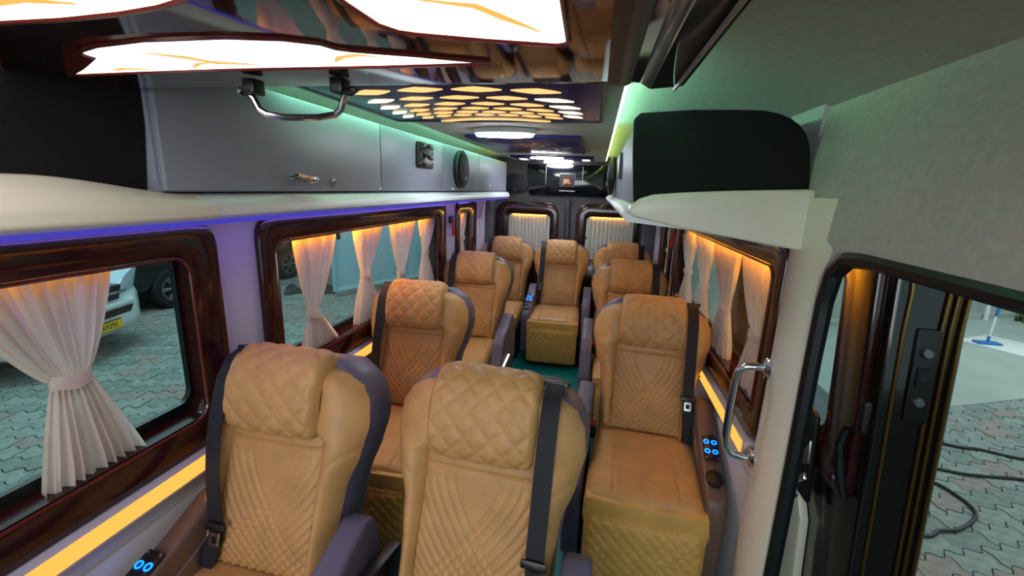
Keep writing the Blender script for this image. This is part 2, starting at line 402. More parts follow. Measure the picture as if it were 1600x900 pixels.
# shelves under the cabinets
t = thing('shelf', 'glossy white ledge under the left overhead cabinet', 'shelf', (0, 0, 0))
pr = [(-1.115, 1.464), (-.925, 1.464), (-.890, 1.456), (-.868, 1.440), (-.866, 1.415), (-.880, 1.402), (-1.115, 1.384)]
MB().prism(pr, 'y', .86, 4.34).build('ledge', 'shelf', t, ang=50)
MB().prism([(-.884, 1.4005), (-.872, 1.404), (-.872, 1.396), (-.886, 1.393)], 'y', -.5, 4.33).build('blue_light', 'e_blue', t)
MB().box(-.955, -.940, -.3, 4.2, 1.388, 1.3915).build('violet_light', 'e_violet', t)
MB().lathe([(.034, 0), (.034, .012), (.02, .018)], (-.90, 4.335, 1.43), 'y', 16).build('end_cap', 'chrome', t)
# cream moulding that swells towards the front
def mould(u, v):
    y = -.6+1.48*v
    k = max(0, min(1, (.86-y)/.30)); k = k*k*(3-2*k)
    P = [(-1.115, 1.464), (-.938, 1.465+.032*k), (-.912, 1.462+.033*k), (-.885, 1.452+.022*k), (-.866, 1.436+.004*k), (-.864, 1.415), (-.880, 1.402), (-.93, 1.395), (-1.115, 1.384)]
    f = u*(len(P)-1); i = min(int(f), len(P)-2); q = f-i
    return (P[i][0]*(1-q)+P[i+1][0]*q, y, P[i][1]*(1-q)+P[i+1][1]*q)
tag(MB().grid(mould, 32, 40).build('shelf_moulding', 'cream', ang=60), 'cream moulding sweeping into the left ledge below the black felt', 'moulding')
tag(MB().prism([(-.985, 1.47), (-.940, 1.47), (-.922, 1.60), (-.920, 1.775), (-.985, 1.82)], 'y', -1.2, .782).build('felt_panel', 'carpet'), 'black felt panel left of the overhead cabinet', 'panel')

t = thing('shelf', 'glossy white ledge under the right overhead cabinet', 'shelf', (0, 0, 0))
MB().prism([(.562, 1.460), (.105, 1.460), (.082, 1.450), (.076, 1.430), (.088, 1.412), (.562, 1.370)], 'y', 1.365, 4.34).build('ledge', 'shelf', t, ang=50)
MB().lathe([(.028, 0), (.028, .012), (.016, .018)], (.11, 4.335, 1.435), 'y', 16).build('end_cap', 'chrome', t)
o = MB().prism([(.087, 1.446), (.095, 1.462), (.118, 1.482), (.155, 1.495), (.22, 1.502), (.36, 1.512), (.552, 1.522), (.556, 1.515), (.572, 1.358), (.50, 1.366), (.236, 1.405), (.12, 1.428), (.095, 1.434)], 'y', 1.285, 1.364)
tag(o.build('shelf_moulding', 'cream', bev=.012, seg=3, ang=60), 'cream end moulding under the black felt cabinet end', 'moulding')

# green cove strips
def cove(x, y0, y1, m, lb): strip('led_strip', m, lb, x-.004, x+.004, y0, y1, 1.784, 1.796, group='green cove strips')
cove(.0545, 1.14, 2.3, 'e_green', 'green strip hidden in the right ceiling cove, front part')
cove(.0545, 2.32, 4.5, 'e_lime', 'lime strip hidden in the right ceiling cove, rear part')
cove(-.8645, 1.14, 3.7, 'e_green', 'green strip hidden in the left ceiling cove, front part')
cove(-.8645, 3.72, 4.3, 'e_lime', 'lime strip hidden in the left ceiling cove, rear part')

# ================================================================== front ceiling console
t = thing('ceiling_console', 'glossy dark brown ceiling console with glowing cut-out shapes', 'ceiling panel', (0, 0, 1.66))
def inset(poly, d):
    n = len(poly); c = (sum(p[0] for p in poly)/n, sum(p[1] for p in poly)/n); return [(c[0]+(p[0]-c[0])*(1+d), c[1]+(p[1]-c[1])*(1+d)) for p in poly]
MB().prism(rrect(-.93, .095, -.9, .735, .02), 'z', 0, .105).build('body', 'wood_black', t, bev=.006)
MB().prism([(.048, .0), (.064, -.010), (.112, -.006), (.118, .02), (.118, .10), (.048, .1)], 'y', -.9, .728).build('edge_trim', 'wood', t, bev=.003)
MB().tube([(.106, -.9, -.010), (.100, .728, -.010)], .003, 6).build('edge_bead', 'steel', t)
MB().prism([(.002, -.002), (.014, -.006), (.030, -.006), (.036, -.002), (.036, .01), (.002, .01)], 'y', -.9, .722).build('edge_groove', 'blackp', t)
SH = {
 'A': [(-.95, -.1), (-.95, .36), (-.80, .408), (-.657, .413), (-.569, .412), (-.483, .404), (-.426, .394), (-.33, .365), (-.27, .30), (-.25, .10), (-.25, -.1)],
 'B': [(-.20, -.1), (-.225, .10), (-.236, .33), (-.238, .403), (-.234, .457), (-.222, .479), (-.205, .489), (-.134, .515), (-.058, .538), (-.047, .534), (-.044, .522), (-.042, .423), (-.04, -.1)],
 'C': [(-.875, .628), (-.791, .587), (-.706, .54), (-.703, .524), (-.692, .512), (-.637, .493), (-.551, .479), (-.435, .478), (-.37, .490), (-.334, .509), (-.325, .528), (-.308, .538), (-.237, .563), (-.15, .600), (-.152, .606), (-.305, .611), (-.563, .612), (-.751, .621)],
 'D': [(-.925, .46), (-.90, .47), (-.87, .505), (-.89, .54), (-.925, .575)],
}
for k, P in SH.items():
    MB().prism(P, 'z', -.001, .002).build('diffuser', 'e_panel', t, smooth=False)
    MB().tube([(x, y, -.001) for x, y in P]+[(P[0][0], P[0][1], -.001)], .0035, 6, False).build('diffuser_rim', 'rimred', t)
def ribbon(b, pts, w):
    pts = [Vector((x, y, 0)) for x, y in pts]; L = []; R = []
    for i, q in enumerate(pts):
        d = (pts[min(i+1, len(pts)-1)]-pts[max(i-1, 0)]).normalized(); s = Vector((-d.y, d.x, 0))*w*math.sin(PI*(i+.3)/(len(pts)-.4))
        L.append((q+s)); R.append((q-s))
    vs = [(p.x, p.y, -.003) for p in L]+[(p.x, p.y, -.003) for p in R]; n = len(pts)
    b.add(vs, [(i, i+1, n+i+1, n+i) for i in range(n-1)])
for pts, w_ in (([(-.60, .52), (-.56, .545), (-.54, .57), (-.48, .585)], .010), ([(-.60, .595), (-.57, .575), (-.54, .568)], .004),
                ([(-.75, .60), (-.72, .592), (-.67, .598)], .006), ([(-.36, .58), (-.34, .56), (-.31, .552), (-.28, .566)], .006),
                ([(-.17, .40), (-.12, .42), (-.10, .45), (-.07, .49)], .006), ([(-.60, .37), (-.55, .36), (-.50, .375)], .008)):
    b = MB(); ribbon(b, pts, w_); b.build('inlay_vein', 'e_vein', t, smooth=False)
# folding chrome grab handle under the console
hf = lambda x, y, z: (x-.49, y+.675, z)
h = MB().tube([(-.105, 0, -.017), (-.090, 0, -.020), (-.082, .002, -.030), (-.075, .004, -.046), (-.062, .006, -.054), (-.03, .008, -.058), (.03, .008, -.058), (.062, .006, -.054), (.075, .004, -.046), (.082, .002, -.030), (.090, 0, -.020), (.105, 0, -.017)], .0055, 10).build('grab_handle', 'chrome', t, fn=hf)
h['label'] = 'curved chrome grab handle'
for sx in (-1, 1):
    MB().prism(rrect(sx*.078-.011, sx*.078+.011, -.014, .014, .004), 'z', -.024, -.001).build('mount', 'blackp', h, bev=.002, fn=hf)
    MB().tube([(sx*.078, -.004, -.020), (sx*.098, 0, -.021), (sx*.106, 0, -.017)], [.006, .006, .004], 8).build('hinge_ear', 'blackp', h, fn=hf)

# ================================================================== ceiling panels further back
t = thing('ceiling_panel', 'glossy blue-black ceiling panel with web of orange lit cut-outs', 'ceiling panel', (-.43, 1.4, 1.76))
MB().prism(rrect(-.42, .42, -.45, .42, .015), 'z', 0, .019).build('body', 'bluegloss', t, bev=.003)
MB().ring(rrect(-.43, .43, -.46, .43, .02), rrect(-.415, .415, -.445, .415, .015), 'z', -.004, .019).build('edge_trim', 'blackp', t, bev=.002)
cen = (.0, .72)
radii = [.445, .50, .565, .64, .73, .83, .95, 1.09]
for i in range(len(radii)-1):
    r0, r1 = radii[i]+.010+.004*i, radii[i+1]-.010-.004*i
    nA = 17
    for k in range(nA):
        off = .5 if i % 2 else 0
        a0 = math.radians(180+ (k+off)*(180/nA)); a1 = math.radians(180+(k+1+off)*(180/nA)); da = (a1-a0)
        am = (a0+a1)/2; rm = (r0+r1)/2
        P = []
        for (rr, aa) in ((r0, am), (rm, a1-da*.06), (r1, am), (rm, a0+da*.06)):
            P.append((cen[0]+rr*math.cos(aa), cen[1]+rr*math.sin(aa)))
        # round the diamond towards a tile
        Q = []
        for j in range(4):
            a_, b_ = Vector(P[j]), Vector(P[(j+1) % 4]); mdd = (a_+b_)/2; ctr = Vector((sum(p[0] for p in P)/4, sum(p[1] for p in P)/4))
            Q += [tuple(a_*.97+ctr*.03), tuple(mdd+(mdd-ctr)*.10)]
        if all(abs(x) < .395 and -.43 < y < .39 for x, y in Q):
            cx = abs(sum(q[0] for q in Q)/8)
            MB().prism(Q, 'z', -.003, .002).build('lit_cutout', 'e_cellw' if cx > .27 else 'e_cell', t, smooth=False)
arc = [(cen[0]+.385*math.cos(math.radians(a)), .72+.385*math.sin(math.radians(a))) for a in range(234, 307, 4)]
arc2 = [(cen[0]+.360*math.cos(math.radians(a)), .725+.360*math.sin(math.radians(a))) for a in range(306, 233, -4)]
MB().prism(arc+arc2, 'z', -.003, .002).build('lit_arc', 'e_cell', t, smooth=False)
# second panel, printed scrolls
t = thing('ceiling_panel', 'dark blue mirror ceiling panel with pale scroll ornament', 'ceiling panel', (-.42, 2.95, 1.765))
MB().prism(rrect(-.33, .31, -.52, .50, .012), 'z', 0, .014).build('body', 'bluegloss', t, bev=.003)
for k, (x, y) in enumerate(((-.04, -.18), (.05, -.24), (.13, -.16), (.03, -.08), (.10, .12), (.18, .02), (-.10, -.05), (.15, .2), (.05, .25))):
    b = MB(); pts = [(x+.05*math.cos(a*.7+k)*(1-a*.1), y+.07*math.sin(a*.7+k)*(1-a*.1)) for a in range(7)]
    ribbon(b, pts, .008); b.v = [(q[0], q[1], -.002) for q in b.v]; b.build('scroll', 'shelf', t, smooth=False)
# third, small, with lit ends
t = thing('ceiling_panel', 'small dark ceiling panel with two lit end cut-outs near the back', 'ceiling panel', (-.42, 4.15, 1.768))
MB().prism(rrect(-.36, .36, -.28, .22, .012), 'z', 0, .011).build('body', 'bluegloss', t, bev=.002)
for sx in (-1, 1):
    for k in range(2):
        MB().prism(rrect(sx*.29-.035, sx*.29+.035, -.02+k*.10, .05+k*.10, .01), 'z', -.003, .002).build('lit_cutout', 'e_cellw', t, smooth=False)

# oval lamps
for x, y, sc_, lb in ((-.47, 2.19, 1, 'bright white oval ceiling lamp nearest the camera'), (-.46, 3.93, 1, 'middle of the three white oval ceiling lamps'), (-.41, 4.50, .95, 'rear white oval ceiling lamp by the back panel')):
    t = thing('ceiling_lamp', lb, 'lamp', (x, y, 1.775), 0, 'oval ceiling lamps')
    def el(rx, ry, n=32): return [(rx*math.cos(2*PI*k/n), ry*math.sin(2*PI*k/n)) for k in range(n)]
    z0 = -.02 if y < 3 else -.008
    MB().prism(el(.155, .075), 'z', z0, .004).build('lamp_rim', 'white', t, bev=.003)
    MB().prism(el(.143, .064), 'z', z0-.012, z0-.001).build('diffuser', 'e_oval', t, bev=.004)

# ================================================================== back wall
t = thing('rear_panel', 'glossy black panel with red emblem high on the back wall', 'panel', (-.29, YB-.005, 1.58))
MB().prism([(-.44, -.06), (-.40, -.145), (.36, -.145), (.40, -.10), (.40, .165), (-.44, .165)], 'y', -.03, .0).build('body', 'reargloss', t, bev=.006)
for sx in (-.245, .125): MB().box(sx-.003, sx+.003, -.035, -.03, -.03, .15).build('chrome_line', 'steel', t)
MB().prism(rrect(-.105, .045, -.055, .085, .004), 'y', -.034, -.029).build('emblem_plate', 'blackp', t)
MB().tube([(-.105, -.036, .03), (-.105, -.036, .075), (.05, -.036, .075), (.05, -.036, .03)], .003, 6).build('emblem_frame', 'steel', t)
MB().prism(rrect(-.070, .014, -.045, .045, .004), 'y', -.040, -.034).build('red_plate', 'red_panel', t)
rot = Matrix.Rotation(PI/2, 4, 'X')
M['logo'] = mat('logo', rgb(250, 180, 120), .5)
text_mesh('lettering', 'JBL', .060, 'logo', t, Matrix.Translation((-.028, -.041, .0)) @ rot)
# the small line below the emblem
for k, (a, c) in enumerate(((-.105, -.075), (-.070, -.035), (-.030, -.005), (.0, .035), (.04, .055))): MB().box(a, c, -.0335, -.030, -.098, -.088).build('caption_mark', 'steel', t, smooth=False)
t = thing('speaker', 'large dark oval speaker grille left of the rear black panel', 'speaker', (-.852, YB-.01, 1.548))
MB().prism([(.135*math.copysign(abs(math.cos(a))**.75, math.cos(a)), .098*math.copysign(abs(math.sin(a))**.75, math.sin(a))) for a in [2*PI*k/40 for k in range(40)]], 'y', -.03, .0).build('grille', 'speaker', t, bev=.008)
MB().prism(rrect(-.008, .008, -.07, -.058, .002), 'y', -.033, -.029).build('badge', 'steel', t)
def rear_door(n, x0, x1, wx0, wx1, lb):
    d = struct(bpy.data.objects.new('door_%d' % n, None), lb); C.objects.link(d)
    out = rrect(x0, x1, .10, 1.365, .13, 8); inn = rrect(wx0, wx1, .80, 1.235, .035, 8)
    MB().ring(out, inn, 'y', YB-.035, YB-.002).build('door_trim', 'wood', d, bev=.008)
    MB().box(wx0-.02, wx1+.02, YB-.006, YB-.002, .78, 1.26).build('pane', 'glass', d, smooth=False)
    def fn(u, v):
        return (wx0+.008+(wx1-wx0-.016)*u, YB-.028+.006*math.sin(2*PI*11*u)+.002*math.sin(2*PI*27*u+v*2), .80+.43*v)
    MB().grid(fn, 110, 6).build('pleated_curtain', 'curtain', d, ang=80)
    MB().lathe([(.012, YB-.035), (.012, YB-.05), (.006, YB-.055)], ((wx1+.03 if n == 1 else wx0-.0), 0, 1.02), 'y', 12).build('latch_knob', 'blackp', d)
    o = MB().box(wx0+.04, wx1-.04, YB-.020, YB-.014, 1.228, 1.233).build('light_strip', 'e_amber_soft', d)
rear_door(1, -1.05, -.385, -.914, -.475, 'left rear door with pleated curtain')
rear_door(2, -.205, .432, -.094, .375, 'right rear door with pleated curtain')
struct(MB().box(-.325, -.265, YB-.02, YB-.001, 0, 1.40).build('trim_3', 'blackp', bev=.004), 'dark seam between the rear doors')
for x in (-.36, -.345, -.22, -.24): struct(MB().lathe([(.006, YB-.001), (.006, YB-.006), (.002, YB-.008)], (x, 0, 1.34 if x < -.35 or x > -.23 else 1.37), 'y', 8).build('trim_4', 'blackp'))
for x0, x1 in ((-1.12, -1.065), (.455, .57)):
    struct(MB().box(x0, x1, 4.38, YB-.001, 0, 1.45).build('trim_5', 'rearwall', bev=.01), 'grey corner post')
# emergency hammers
for x, s, y, lb in ((XL+.001, 1, 3.28, 'red emergency hammer on the left pillar'), (XR-.001, -1, 3.30, 'red emergency hammer on the right pillar')):
    t = thing('emergency_hammer', lb, 'hammer', (x, y, 1.20), 0, 'emergency hammers')
    MB().box(min(0, s*.02), max(0, s*.02), -.04, .04, .02, .07).build('holder', 'blackp', t, bev=.005)
    MB().tube([(s*.018, .01, .04), (s*.02, .012, -.02), (s*.02, .03, -.08)], [.010, .010, .016], 8).build('handle', 'red', t)

# ================================================================== sliding door side
# cream pillar between window and doorway, with rubber seal
pl = [(.560, 1.395), (.548, 1.36), (.542, 1.30), (.548, 1.235), (.562, 1.205), (.600, 1.205), (.600, 1.395)]
def pilf(x, y, z):
    k = max(0, (z-1.28)/.12); k = min(k, 1); k = k*k*(3-2*k)
    return (x-.02*max(0, .9-z)*.3, y-(.045*k if y < 1.25 else 0), z)
b = MB(); zs = [0, .3, .6, .9, 1.1, 1.25, 1.30, 1.35, 1.40, 1.45, 1.50]; n = len(pl)
for z in zs: b.v += [(x, y, z) for x, y in pl]
for i in range(len(zs)-1): b.f += [(i*n+k, i*n+(k+1) % n, (i+1)*n+(k+1) % n, (i+1)*n+k) for k in range(n)]
b.f += [tuple(range(n)), tuple(range((len(zs)-1)*n, len(zs)*n))]
struct(b.build('pillar_trim', 'cream', fn=pilf, ang=60), 'cream pillar beside the sliding doorway')
pts = [(.584, 1.196, 0), (.584, 1.196, .45), (.580, 1.190, .80), (.576, 1.186, 1.10), (.574, 1.180, 1.25), (.572, 1.16, 1.325), (.572, 1.11, 1.366), (.572, 1.03, 1.376), (.572, .6, 1.376), (.572, .2, 1.376)]
sm = []
for i in range(len(pts)-1):
    for k in range(4):
        f = k/4; p0, p1 = Vector(pts[i]), Vector(pts[i+1]); sm.append(p0.lerp(p1, f))
sm.append(Vector(pts[-1]))
tag(MB().tube(sm, .020, 8).build('door_seal', 'rubber'), 'black rubber seal round the sliding doorway', 'seal')

# chrome grab rail on the pillar
t = thing('grab_rail', 'curved steel grab rail on the cream pillar', 'handle', (.545, 1.32, .84))
gp = [(0, .04, .155), (-.03, .04, .155), (-.06, .045, .150), (-.078, .05, .130), (-.082, .055, .09), (-.082, .06, 0), (-.082, .06, -.09), (-.078, .055, -.13), (-.06, .05, -.152), (-.03, .045, -.158), (0, .045, -.158)]
MB().tube(gp, .0125, 12).build('rail', 'chrome', t)
for z, y in ((.155, .04), (-.158, .045)):
    MB().lathe([(.030, .0), (.030, -.006), (.024, -.012), (.014, -.016)], (.002, y, z), 'x', 24).build('flange', 'chrome', t)

# the sliding door, slid back, its edge facing us
t = thing('sliding_door', 'dark sliding door pushed back, its edge and latches in view', 'door', (.74, 1.1, 0))
X0, X1 = -.070, .080
sh = lambda x, y, z: (x+(1.36-z)*.062, y, z)
MB().ring([(y-1.1, z) for y, z in rrect(1.10, 2.35, -.25, 1.40, .02, 4)], [(y-1.1, z) for y, z in rrect(1.315, 1.95, .83, 1.315, .05, 4)], 'x', X0, X1).build('door_body', 'doorblack', t, bev=.008, fn=sh)
MB().ring([(y-1.1, z) for y, z in rrect(1.135, 2.30, .72, 1.39, .05, 5)], [(y-1.1, z) for y, z in rrect(1.275, 1.97, .80, 1.335, .05, 5)], 'x', X0-.020, X0+.002).build('window_surround', 'wood', t, bev=.006, fn=sh)
MB().box(X0+.035, X0+.039, .20, .87, .82, 1.33).build('pane', 'glass', t, fn=sh, smooth=False)
MB().box(X0-.006, X0+.012, .20, .80, 1.318, 1.328).build('light_strip', 'e_amber', t, fn=sh)
MB().box(X0+.005, X0+.012, .190, .205, .86, 1.30).build('reveal_bar', 'wood', t, fn=sh)  # plain wooden bar along the window reveal
# lower inner lining with curved top
MB().prism([(.22, -.2), (.22, .52), (.30, .66), (.42, .72), (1.2, .72), (1.2, -.2)], 'x', X0-.03, X0).build('door_lining', 'cream', t, bev=.01, fn=sh)
# ribs on the edge, their gold reflections painted as colour
for xx, r_ in ((-.045, .004), (.028, .004), (.045, .004), (.066, .005)):
    MB().tube([(xx, -.004, 1.36), (xx+.004, -.004, 1.30), (xx, -.004, 1.22), (xx, -.004, 1.0), (xx, -.004, .7), (xx, -.004, .4), (xx, -.004, -.2)], r_, 6).build('edge_rib', 'rib_glint', t, fn=sh)
MB().prism(rrect(-.018, .030, .99, 1.22, .008), 'y', -.008, .0).build('latch_plate', 'blackp', t, bev=.002, fn=sh)
for z in (1.165, 1.045):
    MB().lathe([(.013, -.008), (.013, -.012), (.009, -.018), (.004, -.018)], (.004, 0, z), 'y', 16).build('bolt', 'steel', t, fn=sh)
MB().prism([(-.008, 1.082), (.017, 1.082), (.017, 1.094), (-.001, 1.094), (-.001, 1.114), (.017, 1.114), (.017, 1.129), (-.008, 1.129)], 'y', -.012, -.007).build('keeper', 'blackp', t, fn=sh)
# hardware on the inner face near the edge
MB().prism(rrect(-.085, -.040, .93, 1.02, .012), 'y', .02, .06).build('pull_handle', 'rubber', t, bev=.008, fn=sh)
MB().tube([(-.10, .05, .93), (-.105, .06, .88), (-.10, .05, .80), (-.09, .04, .74)], [.010, .012, .014, .010], 8).build('lock_rod', 'blackp', t, fn=sh)
MB().prism([(-.02, .0), (.02, -.015), (.028, .0), (-.01, .05)], 'x', 0, .012).build('latch_lever', 'steel', t, bev=.003, fn=lambda x, y, z: (x-.10, y+.16, z*1.4+.76))
MB().prism([(-.03, .02), (.02, -.02), (.03, -.005), (-.02, .035)], 'x', 0, .012).build('latch_lever', 'chrome', t, bev=.003, fn=lambda x, y, z: (x-.095, y+.18, z*1.2+.68))
MB().prism([(.19, .60), (.26, .60), (.26, .86), (.22, .90), (.19, .88)], 'x', X0-.035, X0-.02).build('lock_cover', 'rubber', t, bev=.006, fn=sh)
MB().lathe([(.018, 0), (.018, -.02), (.008, -.026)], (-.10, .17, .65), 'x', 14).build('roller', 'steel', t)

# ================================================================== seats
RC = math.radians(17)
def bk(x, t, n, rc=RC):      # back coordinates: t up the back, n towards the sitter
    return (x, t*math.sin(rc)-n*math.cos(rc), .43+t*math.cos(rc)+n*math.sin(rc))
def interp(T, t):
    for (a, va), (b, vb) in zip(T, T[1:]):
        if t <= b:
            k = max(0, (t-a)/(b-a)); k = k*k*(3-2*k)*.6+k*.4; return va+(vb-va)*k
    return T[-1][1]
WT = [(0, .200), (.14, .202), (.26, .214), (.36, .246), (.44, .262), (.50, .256), (.545, .235), (.575, .20), (.59, .16)]
def wide(t): return interp(WT, t)
def groove(d, w): return math.exp(-(d/w)**2)
def stitch(x, t):
    """relief of the quilted centre: two fans of stitch lines that cross into diamonds"""
    h = 0.0
    t0 = .33
    for sg in (-1, 1):
        xx = x*sg
        sft = 1.15*max(0, t0-t)**1.35
        sl = 1.15*1.35*max(0, t0-t)**.35
        ph = xx-sft+.035
        if ph < -.006:
            f = (ph/.028); d = abs(f-round(f))*.028/math.sqrt(1+sl*sl)
            fade = min(1, max(0, (.35-t)/.03)); h += groove(d, .0034)*fade
    return -.0042*min(h, 1.4)
def back_panel():
    def fn(u, v):
        x = (u-.5)*.296; t = .012+v*.42
        pill = .014*(1-(abs(2*u-1))**6)*(1-(abs(2*v-1))**14)
        lum = .012*math.exp(-((t-.12)/.10)**2)
        return bk(x, t, .008+pill+lum+stitch(x, t)-.006*groove(t-.365, .004))
    return MB().grid(fn, 84, 120)
def bolster(sg):
    def fn(u, v):
        t = v*.59; w_ = wide(t); xi = .146-.05*min(1, max(0, (t-.39)/.03)); x = xi+(w_-xi)*u if w_ > xi else xi
        bul = .052*math.sin(PI*min(1, max(.0, u)))**.7*(1-.25*(t/.59)) if 0 < u < 1 else 0
        top = min(1, (.59-t)/.05); top = math.sqrt(max(0, top*(2-top)))
        low = min(1, (t+.01)/.04)
        n = (-.028*u**2+bul)*top*low - .05*(1-top)
        n -= .006*groove(t-.30-.08*u, .005)+.004*groove(t-.17, .004)
        return bk(sg*x, t, n)
    return MB().grid(fn, 18, 70)
def diamond(a, b, s):
    p, q = (a+b)/s, (a-b)/s
    d = min(abs(p-round(p)), abs(q-round(q)))
    return .0060*min(1, (d/.30))**.55
def headrest():
    prof = [(.392, .012), (.398, .040), (.42, .062), (.46, .074), (.52, .076), (.57, .066), (.605, .045), (.626, .012), (.628, -.025), (.61, -.06), (.57, -.085)]
    N = len(prof)-1
    cum = [0]
    for a, b in zip(prof, prof[1:]): cum.append(cum[-1]+math.dist(a, b))
    def fn(u, v):
        # smooth Catmull-Rom through the profile
        f = v*N; i = min(int(f), N-1); q = f-i
        P = [prof[max(i-1, 0)], prof[i], prof[i+1], prof[min(i+2, N)]]
        def cr(k): return .5*((2*P[1][k])+(-P[0][k]+P[2][k])*q+(2*P[0][k]-5*P[1][k]+4*P[2][k]-P[3][k])*q*q+(-P[0][k]+3*P[1][k]-3*P[2][k]+P[3][k])*q**3)
        t, n = cr(0), cr(1)
        x = (u-.5)*2; hw = .143
        rd = (1-abs(x)**7)
        ct, cn = .50, -.01
        k = .80+.20*max(0, rd)**.6
        if abs(x) > .999: k = .55
        arc = cum[i]+(cum[i+1]-cum[i])*q
        hgt = diamond(x*hw, arc, .066)*(1 if abs(x) < .93 else .2)
        L = math.hypot(t-ct, n-cn)+1e-6
        t2 = ct+(t-ct)*(k+hgt/L); n2 = cn+(n-cn)*(k+hgt/L)
        return bk(x*hw, t2, n2)
    return MB().grid(fn, 72, 96)
def shell():
    """dark moulded back of the seat"""
    b = MB(); T = [i/24*.60 for i in range(25)]; ns = [-.018, -.030, -.08, -.14, -.175, -.19]; ws = [.965, .995, 1.02, 1.01, .95, .80]
    rows = []
    def outline(sc_):
        L = []
        for t in T: L.append((-(wide(min(t, .59))*sc_), t))
        R = [(-x, t) for x, t in L][::-1]
        return L+R
    n0 = None
    for n_, w_ in zip(ns, ws):
        o = outline(w_); n0 = len(o)
        b.v += [bk(x, (t-.28)*(1+(w_-1)*.9)+.28+.008 if t > .28 else t, n_) for x, t in o]
    for i in range(len(ns)-1):
        b.f += [(i*n0+k, i*n0+(k+1) % n0, (i+1)*n0+(k+1) % n0, (i+1)*n0+k) for k in range(n0)]
    m_ = len(T)
    for lay in (0, len(ns)-1):
        b.f += [(lay*n0+k, lay*n0+k+1, lay*n0+n0-2-k, lay*n0+n0-1-k) for k in range(m_-1)]
    return b
def cushion():
    def fn(u, v):
        # v: from the back, over the top, down the front roll
        x = (u-.5)*2; hw = .222
        L1 = .385
        s_ = v*.485
        if s_ < L1: y = .03-s_*1.16; z = .435+.012*math.sin(PI*s_/L1)
        else:
            a = (s_-L1)/.10*(PI*.55); y = .03-L1*1.16-.055*math.sin(a); z = .435-.055*(1-math.cos(a))
        side = abs(x)**8
        z -= .05*side
        z += .016*abs(x)**3*(1-side) if s_ < L1 else 0
        g = groove(abs(abs(x)*hw-(.115+.03*max(0, (s_-.25)))), .004)*.006 + (groove(s_-.435, .004)+groove(s_-.470, .004))*.007
        wr = .0015*math.sin(x*9+s_*40)*(s_ > .34)
        return (x*hw*(1 if side < .9 else .985), y, z-g+wr)
    b = MB().grid(fn, 56, 60)
    return b
def cushion_core():
    return MB().box(-.218, .218, -.46, .05, .30, .405)
def legrest():
    def fn(u, v):
        x = (u-.5)*2; hw = .212; z = .355-.315*v; y = -.485-.012*math.sin(PI*v)-.025*(v < -1)
        side = abs(x)**10; e = max(abs(2*v-1), 0)**16
        hgt = diamond(x*hw, v*.315, .046)*(1 if (abs(x) < .95 and .04 < v < .96) else .1)
        hgt -= .006*groove(v*.315-.022, .004)
        return (x*hw, y-hgt+.03*side+.03*e, z)
    return MB().grid(fn, 84, 64)
def rb(b, name, m, parent, bev, seg=2): return b.build(name, m, parent, bev=bev, seg=seg)
def arm_profile(kind):
    if kind == 'aisle': return [(.12, .50), (.10, .60), (.05, .625), (-.03, .60), (-.10, .565), (-.20, .555), (-.27, .50), (-.30, .42), (-.335, .385), (-.36, .33), (-.36, .03), (-.10, .02), (.10, .02)]
    return [(.08, .40), (.08, .600), (.04, .625), (-.02, .622), (-.14, .565), (-.30, .505), (-.395, .470), (-.42, .455), (-.435, .41), (-.44, .12), (-.10, .10), (.04, .30)]
def add_arm(t, sg, kind, m='plum', led=False, extra=(), xr=None, dy=0):
    x0, x1 = (.232, .305)
    if kind != 'aisle': x0, x1 = xr or (.200, .272)
    pr_ = arm_profile(kind)
    a = rb(MB().prism(pr_, 'x', sg*x0, sg*x1), 'armrest', m, t, .014, 3)
    if 'plate' in extra:
        MB().prism([(-.02, .46), (-.02, .52), (-.04, .53), (-.20, .465), (-.20, .41), (-.18, .405)], 'x', sg*(x0-.003), sg*(x0+.002)).build('pocket_plate', 'steel', a, bev=.002)
    if 'switch' in extra:
        xm = sg*(x0+x1)/2
        # the switch plate lies on the sloping top
        p0 = Vector((xm, -.155, .563)); p1 = Vector((xm, -.285, .516)); d = (p1-p0).normalized(); nrm = Vector((0, -d.z, d.y));
        if nrm.z < 0: nrm = -nrm
        sx = Vector((1, 0, 0)); mx_ = Matrix((sx, -d, nrm)).transposed().to_4x4(); mx_.translation = (p0+p1)/2+nrm*.002
        tf = lambda x, y, z: tuple(mx_ @ Vector((x, y, z)))
        MB().prism(rrect(-.027, .027, -.060, .060, .006), 'z', 0, .005).build('switch_plate', 'blackp', a, bev=.001, fn=tf)
        for yy in (-.022, .022):
            for xx in (-.014, .014):
                ring = [(xx+.0085*math.cos(2*PI*k/14), yy+.0085*math.sin(2*PI*k/14), .007) for k in range(15)]
                MB().tube(ring, .0022, 5, False).build('switch_ring', 'e_ring', a, fn=tf)
        for yy in (-.052, .052):
            for xx in (-.020, .020): MB().lathe([(.004, .005), (.004, .008), (.001, .009)], (xx, yy, 0), 'z', 8).build('screw', 'steel', a, fn=tf)
    if 'cup' in extra:
        xm = sg*(x0+x1)/2
        tf = lambda x, y, z: (xm+x, -.352+y, .497+z+y*.36)
        MB().lathe([(.031, .0), (.032, .004), (.028, .005), (.026, .003), (.026, -.03)], (0, 0, 0), 'z', 24).build('cup_holder', 'blackp', a, fn=tf)
    if led:
        MB().tube([(sg*(x1+.002), .02+(-.10), .36), (sg*(x1+.002), -.40+.10, .345), (sg*(x1+.002), -.315, .335)], .0055, 6).build('light_strip', 'e_white', a)
    if dy:
        a.location.y = dy
    return a
